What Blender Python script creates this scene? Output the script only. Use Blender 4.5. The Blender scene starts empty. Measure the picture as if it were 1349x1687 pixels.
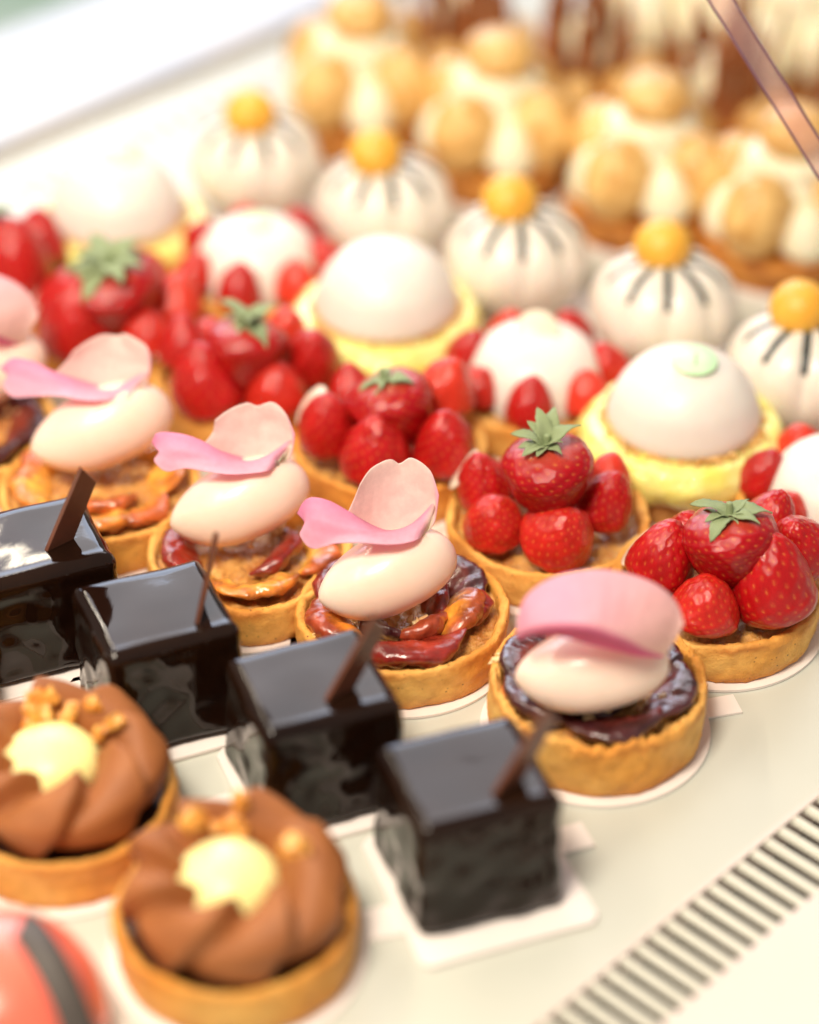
import bpy, math, random
import numpy as np
from mathutils import Vector, Matrix, noise, Euler

# ------------------------------------------------------------------ camera, world, lamps
S = bpy.context.scene
COL = S.collection
TH = math.radians(36.5); FPX = 85/36*1687; CH = .583; CD = CH/math.sin(TH)
CC = (0.0, -CD*math.cos(TH), CH)
cam = bpy.data.cameras.new('camera'); cam_o = bpy.data.objects.new('camera', cam); COL.objects.link(cam_o)
cam_o.location = CC; cam_o.rotation_euler = (math.pi/2-TH, 0, 0)
cam.lens = 85; cam.sensor_fit = 'VERTICAL'; cam.sensor_height = 36; cam.sensor_width = 36
cam.clip_start = .01; cam.clip_end = 60
cam.dof.use_dof = True; cam.dof.focus_distance = .889; cam.dof.aperture_fstop = 2.3
S.camera = cam_o
S.view_settings.view_transform = 'Standard'; S.view_settings.look = 'None'
S.view_settings.gamma = 1; S.view_settings.exposure = 0.33
S.cycles.use_denoising = True
S.cycles.max_bounces = 9; S.cycles.transparent_max_bounces = 8
S.cycles.sample_clamp_indirect = 6

W = bpy.data.worlds.new('World'); S.world = W; W.use_nodes = True
bg = W.node_tree.nodes['Background']
bg.inputs[0].default_value = (1.0, .93, .84, 1); bg.inputs[1].default_value = .26

def lamp(name, loc, target, sx, sy, watts, col, spin=0):
    l = bpy.data.lights.new(name, 'AREA'); l.shape = 'RECTANGLE'; l.size = sx; l.size_y = sy
    l.energy = watts; l.color = col
    o = bpy.data.objects.new(name, l); COL.objects.link(o); o.location = loc
    d = Vector(target)-Vector(loc)
    o.rotation_euler = (d.to_track_quat('-Z', 'Y').to_matrix() @ Matrix.Rotation(spin, 3, 'Z')).to_euler()
    return o
lamp('window_light', (-.9, 3.4, 1.45), (0, 0, 0), 2.4, 1.25, 50, (.70, .80, 1.0))
lamp('ceiling_light', (.2, 2.6, 2.30), (0, 0, 0), 2.6, 1.2, 29, (.97, .95, 1.0))
lamp('overhead_light', (-.30, -.62, 1.25), (0, -.02, 0), .34, .34, 18.5, (1.0, .89, .73))
lamp('case_light_strip', (-.30, .02, .46), (0.02, .0, 0), .9, .010, 1.6, (1.0, .86, .66), spin=math.radians(0))

def g(x, y, z=0.0):
    """point at height z above the shelf for a spot measured on the photograph"""
    u = (x-674.5)/FPX; v = (y-843.5)/FPX
    d = (u, math.cos(TH)-v*math.sin(TH), -math.sin(TH)-v*math.cos(TH))
    t = (z-CH)/d[2]
    return Vector((CC[0]+d[0]*t, CC[1]+d[1]*t, z))

# ------------------------------------------------------------------ materials
def mat(name, c1, c2=None, rough=.5, scale=60, bump=0, bscale=200, coat=0, coat_rough=.05, sss=0, sssr=(1, .5, .3),
        sssscale=.004, attr=None, spec=.5, spots=None, detail=4, noise_rough=0, trans=0, sheen=0, ramp=(.35, .65), bdist=.001, bump2=0, b2scale=1000):
    m = bpy.data.materials.new(name); m.use_nodes = True
    nt = m.node_tree; N = nt.nodes; L = nt.links
    p = N['Principled BSDF']
    tc = N.new('ShaderNodeTexCoord')
    oi = N.new('ShaderNodeObjectInfo')
    off = N.new('ShaderNodeVectorMath'); off.operation = 'SCALE'
    L.new(oi.outputs['Random'], off.inputs['Scale']); off.inputs[0].default_value = (3, 5, 7)
    add = N.new('ShaderNodeVectorMath'); add.operation = 'ADD'
    L.new(tc.outputs['Object'], add.inputs[0]); L.new(off.outputs[0], add.inputs[1])
    co = add.outputs[0]
    def nz(sc, det=detail):
        n = N.new('ShaderNodeTexNoise'); n.inputs['Scale'].default_value = sc; n.inputs['Detail'].default_value = det
        n.inputs['Roughness'].default_value = .6
        L.new(co, n.inputs['Vector']); return n.outputs['Fac']
    if attr:
        a = N.new('ShaderNodeAttribute'); a.attribute_name = attr; base = a.outputs['Color']
        if c2 is not None:
            mx = N.new('ShaderNodeMix'); mx.data_type = 'RGBA'; mx.blend_type = 'MULTIPLY'; mx.inputs['Factor'].default_value = 1
            r = N.new('ShaderNodeValToRGB'); L.new(nz(scale), r.inputs[0])
            r.color_ramp.elements[0].position = ramp[0]; r.color_ramp.elements[1].position = ramp[1]
            r.color_ramp.elements[0].color = (*c1, 1); r.color_ramp.elements[1].color = (*c2, 1)
            L.new(base, mx.inputs['A']); L.new(r.outputs[0], mx.inputs['B']); base = mx.outputs['Result']
    elif c2 is not None:
        r = N.new('ShaderNodeValToRGB'); L.new(nz(scale), r.inputs[0])
        r.color_ramp.elements[0].position = ramp[0]; r.color_ramp.elements[1].position = ramp[1]
        r.color_ramp.elements[0].color = (*c1, 1); r.color_ramp.elements[1].color = (*c2, 1)
        base = r.outputs[0]
    else:
        base = None
    if spots:
        vo = N.new('ShaderNodeTexVoronoi'); vo.inputs['Scale'].default_value = spots[0]; L.new(co, vo.inputs['Vector'])
        mr = N.new('ShaderNodeMapRange'); mr.inputs['From Min'].default_value = spots[1]; mr.inputs['From Max'].default_value = spots[1]+.12
        mr.inputs['To Min'].default_value = 1; mr.inputs['To Max'].default_value = 0
        L.new(vo.outputs['Distance'], mr.inputs['Value'])
        ml = N.new('ShaderNodeMath'); ml.operation = 'MULTIPLY'; L.new(mr.outputs[0], ml.inputs[0])
        mr2 = N.new('ShaderNodeMapRange'); mr2.inputs['From Min'].default_value = .5; mr2.inputs['From Max'].default_value = .6
        L.new(nz(spots[0]*.4), mr2.inputs['Value']); L.new(mr2.outputs[0], ml.inputs[1])
        mx = N.new('ShaderNodeMix'); mx.data_type = 'RGBA'
        L.new(ml.outputs[0], mx.inputs['Factor']); L.new(base, mx.inputs['A']); mx.inputs['B'].default_value = (*spots[2], 1)
        base = mx.outputs['Result']
    if base is None: p.inputs['Base Color'].default_value = (*c1, 1)
    else: L.new(base, p.inputs['Base Color'])
    p.inputs['Roughness'].default_value = rough
    if noise_rough:
        mr = N.new('ShaderNodeMapRange'); mr.inputs['From Min'].default_value = .3; mr.inputs['From Max'].default_value = .7
        mr.inputs['To Min'].default_value = max(.02, rough-noise_rough); mr.inputs['To Max'].default_value = rough+noise_rough
        L.new(nz(scale*.7), mr.inputs['Value']); L.new(mr.outputs[0], p.inputs['Roughness'])
    p.inputs['Specular IOR Level'].default_value = spec
    p.inputs['Coat Weight'].default_value = coat; p.inputs['Coat Roughness'].default_value = coat_rough
    if sheen: p.inputs['Sheen Weight'].default_value = sheen
    if sss:
        p.inputs['Subsurface Weight'].default_value = sss; p.inputs['Subsurface Radius'].default_value = sssr
        p.inputs['Subsurface Scale'].default_value = sssscale
    nrm = None
    for st, sc in ((bump, bscale), (bump2, b2scale)):
        if st:
            b = N.new('ShaderNodeBump'); b.inputs['Strength'].default_value = st; b.inputs['Distance'].default_value = bdist
            L.new(nz(sc, 5), b.inputs['Height'])
            if nrm: L.new(nrm, b.inputs['Normal'])
            nrm = b.outputs[0]
    if nrm:
        L.new(nrm, p.inputs['Normal'])
        if coat: L.new(nrm, p.inputs['Coat Normal'])
    if trans:
        t = N.new('ShaderNodeBsdfTranslucent'); ms = N.new('ShaderNodeMixShader'); ms.inputs[0].default_value = trans
        if base is not None: L.new(base, t.inputs['Color'])
        else: t.inputs['Color'].default_value = (*c1, 1)
        L.new(p.outputs[0], ms.inputs[1]); L.new(t.outputs[0], ms.inputs[2]); L.new(ms.outputs[0], N['Material Output'].inputs[0])
    return m

M = {}
M['shell'] = mat('baked_pastry', (.86, .80, .70), (1.08, 1.12, 1.2), .62, 130, .6, 900, attr='Col', spots=(420, .10, (.25, .09, .02)), bump2=.5, b2scale=2600, noise_rough=.12, sss=.15, sssscale=.002)
M['crumb'] = mat('crumbly_pastry', (.52, .20, .035), (.84, .42, .12), .7, 110, 1, 700, bdist=.0015)
M['almond'] = mat('almond_cream', (.48, .15, .02), (.86, .47, .12), .35, 130, 1, 420, coat=.8, coat_rough=.05, bdist=.002)
M['fruit'] = mat('glazed_roast_fruit', (.55, .45, .4), (1.45, 1.4, 1.25), .30, 130, .45, 170, coat=1, coat_rough=.02, spec=.3, attr='Col', bdist=.0016, sss=.15, sssscale=.003)
M['nut'] = mat('chopped_nut', (.75, .48, .20), (.92, .74, .42), .5, 300, .3, 900)
M['quenelle'] = mat('peach_cream', (.95, .67, .54), (.96, .73, .62), .30, 25, .12, 60, coat=.25, coat_rough=.12, sss=.5, sssr=(1, .6, .4), sssscale=.006)
M['petal'] = mat('rose_petal', (.93, .93, .93), (1, 1, 1), .55, 500, .35, 260, attr='Col', trans=.46, spec=.3, bdist=.0006)
M['glaze'] = mat('dark_mirror_glaze', (.008, .003, .002), (.015, .006, .003), .05, 30, .06, 40, bdist=.002, spec=.36)
M['plaque'] = mat('chocolate_plaque', (.13, .045, .025), (.17, .06, .035), .42, 60, .05, 300)
M['card'] = mat('card_board', (.84, .76, .72), (.88, .80, .76), .6, 30)
M['berry'] = mat('glazed_strawberry', (.60, .45, .45), (1.12, 1.25, 1.2), .30, 70, .16, 220, coat=.60, coat_rough=.015, spec=.15, attr='Col', sss=.08, sssr=(1, .12, .08), sssscale=.003)
M['leaf'] = mat('strawberry_leaf', (.20, .30, .10), (.56, .62, .38), .5, 420, .5, 500, trans=.2, ramp=(.3, .7))
M['disc'] = mat('white_chocolate', (.86, .70, .55), (.90, .76, .62), .4, 60, .05, 300, sss=.2)
M['curd'] = mat('lemon_curd', (.82, .76, .15), (.88, .84, .32), .25, 80, .6, 170, coat=.8, coat_rough=.06, sss=.35, sssscale=.004, bdist=.0015)
M['dome'] = mat('white_mousse', (.77, .71, .65), (.82, .76, .70), .42, 40, .08, 500, sss=.3, sssscale=.005, coat=.15, coat_rough=.2)
M['mint'] = mat('mint_green_sugar', (.55, .86, .50), (.66, .90, .60), .4, 80)
M['pumpkin'] = mat('ivory_glaze', (.76, .69, .60), (.82, .75, .67), .35, 40, .05, 300, sss=.3, sssscale=.005, coat=.3, coat_rough=.15)
M['stripe'] = mat('dark_green_stripe', (.012, .015, .015), (.03, .036, .034), .4, 300)
M['ball'] = mat('yellow_sugar_ball', (.80, .38, .03), (.90, .50, .06), .45, 120, .5, 420, coat=.3, coat_rough=.2, sss=.15)
M['choux'] = mat('caramel_choux', (.62, .31, .07), (.88, .57, .20), .35, 120, .7, 330, coat=.6, coat_rough=.12, bdist=.0015)
M['cream'] = mat('vanilla_cream', (.88, .80, .56), (.92, .86, .66), .4, 40, .1, 200, sss=.35, sssscale=.005)
M['puff'] = mat('puff_pastry_base', (.36, .10, .015), (.72, .30, .05), .55, 110, 1, 300, bdist=.002)
M['mousse'] = mat('milk_chocolate_mousse', (.29, .092, .022), (.36, .122, .031), .62, 60, .2, 900, sss=.1, sssscale=.003)
M['ganache'] = mat('dark_ganache', (.02, .006, .004), (.035, .012, .008), .35, 80, .3, 300)
M['centre'] = mat('pale_yellow_cream', (.93, .84, .34), (.95, .88, .44), .38, 40, .08, 200, sss=.35, sssscale=.005)
M['praline'] = mat('caramel_praline', (.72, .24, .03), (.92, .48, .10), .3, 250, .6, 500, coat=.7, coat_rough=.08)
M['coral'] = mat('coral_glaze', (.90, .13, .08), (.94, .20, .13), .3, 40, coat=.4, coat_rough=.2, sss=.2)
M['greyband'] = mat('dark_grey_band', (.07, .055, .05), (.09, .075, .065), .6, 60)
M['shard'] = mat('milk_chocolate_shard', (.24, .075, .024), (.38, .13, .045), .4, 90)
M['shelf'] = mat('cream_shelf', (.55, .555, .49), (.61, .615, .55), .34, 6, .03, 12, noise_rough=.08, spec=.3, bdist=.002)
M['frame'] = mat('white_enamel', (.66, .56, .50), (.70, .60, .54), .35, 8)
M['slat'] = mat('pale_metal_slat', (.66, .64, .54), (.70, .68, .58), .4, 30)
M['dark'] = mat('dark_vent_inside', (.045, .016, .020), (.07, .03, .032), .8, 30)
M['lip'] = mat('bright_white_lip', (.54, .61, .76), (.66, .68, .76), .6, 9, noise_rough=.1, spec=.3)
M['shadow_slot'] = mat('shadow_slot_brown', (.20, .14, .10), (.24, .17, .12), .6, 30)  # brown of the painted ledge shadow, also used for the far vent slots
M['floor'] = mat('green_floor', (.22, .40, .20), (.60, .66, .52), .5, 1.6, ramp=(.40, .62))
M['edge'] = mat('purple_brown_edge', (.09, .03, .06), (.13, .05, .08), .3, 80)
gm = bpy.data.materials.new('clear_glass'); gm.use_nodes = True; _n = gm.node_tree
_p = _n.nodes['Principled BSDF']; _p.inputs['Base Color'].default_value = (.98, .90, .92, 1); _p.inputs['Roughness'].default_value = .03
_p.inputs['Transmission Weight'].default_value = .0; _p.inputs['Specular IOR Level'].default_value = .8
_t = _n.nodes.new('ShaderNodeBsdfTransparent'); _t.inputs[0].default_value = (.88, .76, .76, 1)
_m = _n.nodes.new('ShaderNodeMixShader'); _m.inputs[0].default_value = .08
_n.links.new(_t.outputs[0], _m.inputs[1]); _n.links.new(_p.outputs[0], _m.inputs[2]); _n.links.new(_m.outputs[0], _n.nodes['Material Output'].inputs[0])
M['glass'] = gm

# ------------------------------------------------------------------ mesh helpers
def mesh(name, V, Fc, m, cols=None, smooth=True):
    me = bpy.data.meshes.new(name); me.from_pydata([tuple(v) for v in V], [], Fc); me.materials.append(M[m])
    if cols is not None:
        a = me.color_attributes.new('Col', 'FLOAT_COLOR', 'POINT')
        a.data.foreach_set('color', np.array([(*c, 1) for c in cols], dtype=np.float32).ravel())
    if smooth: me.polygons.foreach_set('use_smooth', [True]*len(me.polygons))
    me.validate(); me.update(); return me

def grid_faces(nu, nv, wrap_u=True, wrap_v=False):
    f = []
    for j in range(nv-(0 if wrap_v else 1)):
        for i in range(nu-(0 if wrap_u else 1)):
            a = j*nu+i; b = j*nu+(i+1) % nu; c = ((j+1) % nv)*nu+(i+1) % nu; d = ((j+1) % nv)*nu+i
            f.append((a, b, c, d))
    return f

def nz3(x, y, z, s, seed=0):
    return noise.noise(Vector((x*s+seed*7.3, y*s-seed*3.1, z*s+seed*1.7)))

def lathe(name, prof, m, n=72, disp=None, colf=None, cap=False):
    """prof: (r, z) list bottom-outside to top-inside; disp(x, y, z, j, ang) -> (dr, dz)"""
    V = []; cols = [] if colf else None
    for j, (r, z) in enumerate(prof):
        for i in range(n):
            a = 2*math.pi*i/n
            dr, dz = disp(r*math.cos(a), r*math.sin(a), z, j, a) if disp else (0, 0)
            rr = max(r+dr, 1e-5)
            V.append((rr*math.cos(a), rr*math.sin(a), z+dz))
            if colf: cols.append(colf(r, z, a))
    F = grid_faces(n, len(prof))
    if cap:
        F.append(tuple(range(n-1, -1, -1)))
    return mesh(name, V, F, m, cols)

def smooth_prof(pts, k=6):
    out = []
    P = [pts[0]]+list(pts)+[pts[-1]]
    for i in range(1, len(P)-2):
        p0, p1, p2, p3 = P[i-1], P[i], P[i+1], P[i+2]
        for s in range(k):
            t = s/k
            out.append(tuple(.5*((2*p1[q])+(-p0[q]+p2[q])*t+(2*p0[q]-5*p1[q]+4*p2[q]-p3[q])*t*t+(-p0[q]+3*p1[q]-3*p2[q]+p3[q])*t**3) for q in range(len(p1))))
    out.append(tuple(pts[-1])); return out

def ellipsoid(name, rx, ry, rz, m, nu=32, nv=20, disp=None, colf=None):
    V = []; cols = [] if colf else None
    for j in range(nv):
        b = math.pi*(j+.02)/(nv-1+.04)
        for i in range(nu):
            a = 2*math.pi*i/nu
            d = Vector((math.sin(b)*math.cos(a), math.sin(b)*math.sin(a), -math.cos(b)))
            k = 1+(disp(d, a, b) if disp else 0)
            V.append((d.x*rx*k, d.y*ry*k, d.z*rz*k))
            if colf: cols.append(colf(d))
    return mesh(name, V, grid_faces(nu, nv), m, cols)

def rbox(name, sx, sy, sz, r, m, n=10, disp=None, z0=0):
    """rounded box standing on z0, gridded so that it can wobble"""
    V = []; F = []; idx = {}
    h = (sx/2, sy/2, sz/2)
    for ax in range(3):
        for sg in (-1, 1):
            ids = []
            for a in range(n+1):
                for b in range(n+1):
                    q = [0, 0, 0]; q[ax] = sg
                    q[(ax+1) % 3] = math.sin((-1+2*a/n)*math.pi/2); q[(ax+2) % 3] = math.sin((-1+2*b/n)*math.pi/2)
                    key = tuple(round(v, 5) for v in q)
                    if key not in idx:
                        p = Vector([q[k]*h[k] for k in range(3)])
                        c = Vector([max(-h[k]+r, min(h[k]-r, p[k])) for k in range(3)])
                        d = p-c
                        nn = d.normalized() if d.length > 1e-9 else Vector((0, 0, 0))
                        p2 = c+nn*r if d.length > 1e-9 else p
                        if disp: p2 = p2+disp(p2, nn)
                        idx[key] = len(V); V.append((p2.x, p2.y, p2.z+h[2]+z0))
                    ids.append(idx[key])
            for a in range(n):
                for b in range(n):
                    i0, i1, i2, i3 = ids[a*(n+1)+b], ids[(a+1)*(n+1)+b], ids[(a+1)*(n+1)+b+1], ids[a*(n+1)+b+1]
                    F.append((i0, i1, i2, i3) if sg > 0 else (i3, i2, i1, i0))
    return mesh(name, V, F, m)

def slab(name, pts, z0, z1, m, bev=0):
    """flat polygon extruded from z0 to z1"""
    n = len(pts); V = [(x, y, z0) for x, y in pts]+[(x, y, z1) for x, y in pts]
    F = [tuple(range(n-1, -1, -1)), tuple(range(n, 2*n))]+[(i, (i+1) % n, n+(i+1) % n, n+i) for i in range(n)]
    me = mesh(name, V, F, m, smooth=False)
    if bev:
        import bmesh
        bm = bmesh.new(); bm.from_mesh(me)
        bmesh.ops.bevel(bm, geom=bm.edges[:], offset=bev, segments=2, affect='EDGES', profile=.5)
        bm.to_mesh(me); bm.free()
    return me

def loft(name, curves, m, ns=40, nw=8, cols=None, thick=.00035, bulge=None):
    """sheet swept through several matching 3D curves; curves: list of point lists"""
    R = []
    for c in curves:
        sp = smooth_prof(c, 8)
        idx = np.linspace(0, len(sp)-1, ns)
        R.append([Vector(sp[int(i)]).lerp(Vector(sp[min(int(i)+1, len(sp)-1)]), i-int(i)) for i in idx])
    V = []; C = []
    nt = nw*(len(curves)-1)+1
    for s in range(ns):
        line = smooth_prof([tuple(R[k][s]) for k in range(len(curves))], nw)
        for w in range(nt):
            p = Vector(line[w])
            if bulge: p = p+bulge(s/(ns-1), w/(nt-1))
            V.append(tuple(p)); C.append(cols(s/(ns-1), w/(nt-1)))
    F = []
    for s in range(ns-1):
        for w in range(nt-1):
            a = s*nt+w; F.append((a, a+1, a+nt+1, a+nt))
    me = mesh(name, V, F, m, C)
    import bmesh
    bm = bmesh.new(); bm.from_mesh(me); bmesh.ops.solidify(bm, geom=bm.faces[:], thickness=thick)
    bm.to_mesh(me); bm.free()
    me.polygons.foreach_set('use_smooth', [True]*len(me.polygons))
    return me

# ------------------------------------------------------------------ object helpers
def thing(name, label, cat, loc=(0, 0, 0), rotz=0, group=None):
    o = bpy.data.objects.new(name, None); COL.objects.link(o); o.empty_display_size = .01
    o.location = loc; o.rotation_euler = (0, 0, rotz); o['label'] = label; o['category'] = cat
    if group: o['group'] = group
    return o
def part(name, me, parent=None, loc=(0, 0, 0), rot=(0, 0, 0), sc=1, label=None):
    o = bpy.data.objects.new(name, me); COL.objects.link(o); o.parent = parent
    o.location = loc; o.rotation_euler = rot; o.scale = (sc,)*3 if isinstance(sc, (int, float)) else sc
    if label: o['label'] = label
    return o
def tag(o, label, cat, group=None):
    o['label'] = label; o['category'] = cat
    if group: o['group'] = group
    return o
def struct(name, me, loc=(0, 0, 0), rot=(0, 0, 0)):
    o = part(name, me, None, loc, rot); o['kind'] = 'structure'; return o

# ------------------------------------------------------------------ the display shelf
A1 = math.radians(45.6)                                  # direction along the case
E1 = Vector((math.cos(A1), math.sin(A1))); E2 = Vector((math.sin(A1), -math.cos(A1)))
def ab(a, b): v = E1*a+E2*b; return (v.x, v.y)
def perp(p): return p[0]*E2.x+p[1]*E2.y
def alng(p): return p[0]*E1.x+p[1]*E1.y
b_front = perp(g(880, 1687)); b_back = (perp(g(0, 270))+perp(g(600, 0)))/2
G1 = g(942, 1657); G2 = g(1335, 1350)
struct('shelf', slab('shelf', [ab(-1.4, b_back), ab(-1.4, b_front), ab(2.2, b_front), ab(2.2, b_back)], -.012, 0, 'shelf'))
slot0 = perp(G1)-.0012; slot1 = slot0+.0275
gr = thing('vent_grille', 'long white air vent grille with narrow dark slots along the near edge of the shelf', 'vent', (0, 0, 0))
part('frame_strip', slab('strip', [ab(-1.4, b_front), ab(-1.4, slot0), ab(2.2, slot0), ab(2.2, b_front)], -.012, .0016, 'frame'), gr)
pitch = (alng(G2)-alng(G1))/16
ph = alng(G1)
def slat_mesh():
    w = pitch*.50; V = []; h = .0012
    L = slot1-slot0
    prof = [(-w/2, -.0012), (-w/2, -.0004), (-w/2+.0007, .0009), (w/2-.0007, .0009), (w/2, -.0004), (w/2, -.0012)]
    for e in (0, L):
        for a, z in prof: V.append((a, -e, z))
    n = len(prof)
    F = [(i, (i+1) % n, n+(i+1) % n, n+i) for i in range(n)]+[tuple(range(n)), tuple(range(2*n-1, n-1, -1))]
    return mesh('slat', V, F, 'slat', smooth=False)
sm = slat_mesh()
for k in range(-14, 34):
    a = ph+pitch*(k+.5); x, y = ab(a, slot0)
    part('slat', sm, gr, (x, y, 0), (0, 0, A1))
part('vent_tray', slab('tray', [ab(-1.4, slot0), ab(-1.4, slot1), ab(2.2, slot1), ab(2.2, slot0)], -.020, -.0105, 'dark'), gr)
led = slab('front_ledge', [ab(-1.4, slot1), ab(-1.4, slot1+.25), ab(2.2, slot1+.25), ab(2.2, slot1)], -.012, .003, 'frame', bev=.0012)
struct('front_ledge', led)
struct('back_shadow_strip', slab('shadow_slot', [ab(-1.4, b_back-.004), ab(-1.4, b_back), ab(2.2, b_back), ab(2.2, b_back-.004)], -.012, .0006, 'shadow_slot'))  # shadow line along the back ledge, painted as a thin dark brown strip
struct('back_ledge', slab('lip', [ab(-1.4, b_back-.108), ab(-1.4, b_back-.004), ab(2.2, b_back-.004), ab(2.2, b_back-.108)], -.03, .007, 'lip', bev=.002))
struct('floor', slab('floor', [(-12, -8), (12, -8), (12, 16), (-12, 16)], -.96, -.95, 'floor'))
bs = thing('back_vent', 'faint row of short grey slots along the far edge of the cream shelf', 'vent')
sl = slab('dash', [(-.0008, -.007), (.0008, -.007), (.0008, .007), (-.0008, .007)], .0004, .0009, 'shadow_slot')
for k in range(-8, 12):
    x, y = ab(alng(g(300, 215))+.012*k, b_back+.035)
    part('slot', sl, bs, (x, y, 0), (0, 0, A1))

# ------------------------------------------------------------------ shared meshes
RT = .040
def shell_mesh(seed, R=RT, Hh=.018, fill=.0125, rough=1.0, n=200):
    rin = R-.0042
    prof = smooth_prof([(R-.010, .0002), (R-.0026, .0002), (R-.0014, .0012), (R-.0008, .004), (R-.0003, Hh*.5), (R, Hh*.85), (R-.0006, Hh-.0003), (R-.0019, Hh+.0002),
                        (R-.0034, Hh-.0006), (rin, Hh-.0022), (rin-.0004, fill), (rin-.0012, fill-.002)], 4)
    def disp(x, y, z, j, a):
        k = nz3(x, y, z, 70, seed)*.0011+nz3(x, y, z, 300, seed)*.0005+nz3(x, y, z, 800, seed)*.00030
        kz = (nz3(x, y, 0, 60, seed+3)*.0022+nz3(x, y, 0, 330, seed)*.0015*rough+nz3(x, y, 0, 800, seed)*.0013*rough)*(max(0, z-.006)/Hh)*rough
        return k, kz
    def colf(r, z, a):
        x, y = r*math.cos(a), r*math.sin(a)
        k = max(0, min(1, .5+1.6*nz3(x, y, z, 38, seed+8)))
        c = np.array((.95, .53, .13))*(1-k)+np.array((.86, .37, .055))*k
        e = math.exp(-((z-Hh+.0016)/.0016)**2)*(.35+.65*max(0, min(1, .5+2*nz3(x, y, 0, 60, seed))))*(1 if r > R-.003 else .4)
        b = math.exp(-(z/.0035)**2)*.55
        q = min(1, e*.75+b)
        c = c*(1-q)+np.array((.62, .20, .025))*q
        return tuple(c)
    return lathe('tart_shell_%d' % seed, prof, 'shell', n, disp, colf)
def disc_mesh(name, R, z, m, seed, amp=.0008, dome=.0, n=64, rings=16, fr=200):
    prof = [(R*(1-k/rings), z+dome*(1-(1-k/rings)**2)) for k in range(rings)]+[(.0001, z+dome)]
    return lathe(name, prof, m, n, lambda x, y, zz, j, a: (0, nz3(x, y, 0, fr, seed)*amp+nz3(x, y, 0, fr*3, seed)*amp*.5))
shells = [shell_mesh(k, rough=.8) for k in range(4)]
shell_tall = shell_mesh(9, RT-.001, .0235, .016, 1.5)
almond = disc_mesh('filling', RT-.004, .0135, 'almond', 1, amp=.0026, n=110, rings=36)
def card_mesh(R, tabdir=None, tabw=.013, tabl=.013, name='card'):
    P = []
    n = 72
    for i in range(n):
        a = 2*math.pi*i/n
        P.append((R*math.cos(a), R*math.sin(a)))
    me = slab(name, P, .0003, .0014, 'card')
    if tabdir is not None:
        c, s = math.cos(tabdir), math.sin(tabdir)
        q = [(R*.97, -tabw/2), (R+tabl, -tabw/2), (R+tabl, tabw/2), (R*.97, tabw/2)]
        pts = [(x*c-y*s, x*s+y*c) for x, y in q]
        import bmesh
        m2 = slab('tab', pts, .0002, .0011, 'card'); bm = bmesh.new(); bm.from_mesh(me); bm.from_mesh(m2); bm.to_mesh(me); bm.free()
    return me
card_plain = card_mesh(RT+.0022)

# strawberries -------------------------------------------------------
def berry_mesh(name, seed, tall=1.2, hue=0, nu=120, nv=76, nseed=210):
    """unit radius, centred, tip up (+z), stalk end down"""
    rnd = random.Random(seed)
    ga = math.pi*(3-5**.5)
    sd = []
    for k in range(nseed):
        zz = 1-2*(k+.5)/nseed; r = math.sqrt(1-zz*zz); a = ga*k+seed
        if zz < -.9: continue
        sd.append((r*math.cos(a)+rnd.uniform(-.03, .03), r*math.sin(a)+rnd.uniform(-.03, .03), zz))
    sd = np.array(sd); sd /= np.linalg.norm(sd, axis=1)[:, None]
    V = []; C = []
    for j in range(nv):
        b = math.pi*(j+.03)/(nv-1+.06)
        for i in range(nu):
            a = 2*math.pi*i/nu
            d = np.array((math.sin(b)*math.cos(a), math.sin(b)*math.sin(a), math.cos(b)))
            ang = float(np.arccos(min(1, (sd@d).max())))
            rad = math.sin(b)*(1-.27*math.cos(b)+.02*math.cos(2*b))
            rad *= .96
            z = math.cos(b)*(tall if math.cos(b) > 0 else tall*.62)
            w = 1+.07*nz3(d[0], d[1], d[2], 1.3, seed)+.03*nz3(d[0], d[1], d[2], 3.5, seed)
            dim = -.030*math.exp(-(ang/.075)**2)+.022*math.exp(-(ang/.035)**2)
            w += dim
            V.append((rad*w*math.cos(a), rad*w*math.sin(a), z*w))
            red = np.array((.48+hue*.8, .006+hue*.10, .009+hue*.03))*(1+.25*nz3(d[0], d[1], d[2], 2.2, seed+5))
            if d[2] < -.75: red = red*(1-(-.75-d[2])*1.2)+np.array((.8, .25, .12))*((-.75-d[2])*1.2)
            s = .55*math.exp(-(ang/.028)**2)
            col = red*(1-s)+np.array((.80, .30, .06))*s
            C.append(tuple(np.clip(col, 0, 1)))
    return mesh(name, V, grid_faces(nu, nv)[:], 'berry', C)
def flip(me):
    import bmesh
    bm = bmesh.new(); bm.from_mesh(me); bmesh.ops.recalc_face_normals(bm, faces=bm.faces[:]); bm.to_mesh(me); bm.free()
    me.polygons.foreach_set('use_smooth', [True]*len(me.polygons)); return me
berries = [flip(berry_mesh('berry_%d' % k, 10+k, t, h)) for k, (t, h) in enumerate([(1.25, 0), (1.0, .12), (1.4, 0), (1.15, .3)])]
bigberry = flip(berry_mesh('berry_big', 31, 1.1, -.12, nseed=260))
def leaf_mesh():
    V = []; F = []; nl, nw = 15, 5
    for i in range(nl):
        t = i/(nl-1); w = .25*math.sin(math.pi*min(1, t*.93+.07))**.75*(1-.25*t)*(1+.16*(i % 2))
        for j in range(nw):
            s = -1+2*j/(nw-1)
            V.append((t*1.0, s*w, .32*t-.62*t*t+.16*abs(s)*w*3*.5-.05*math.sin(t*9)*s))
    for i in range(nl-1):
        for j in range(nw-1):
            a = i*nw+j; F.append((a, a+1, a+nw+1, a+nw))
    me = mesh('leaf', V, F, 'leaf')
    import bmesh
    bm = bmesh.new(); bm.from_mesh(me); bmesh.ops.solidify(bm, geom=bm.faces[:], thickness=.03); bm.to_mesh(me); bm.free()
    me.polygons.foreach_set('use_smooth', [True]*len(me.polygons)); return me
leafm = leaf_mesh()
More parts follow.
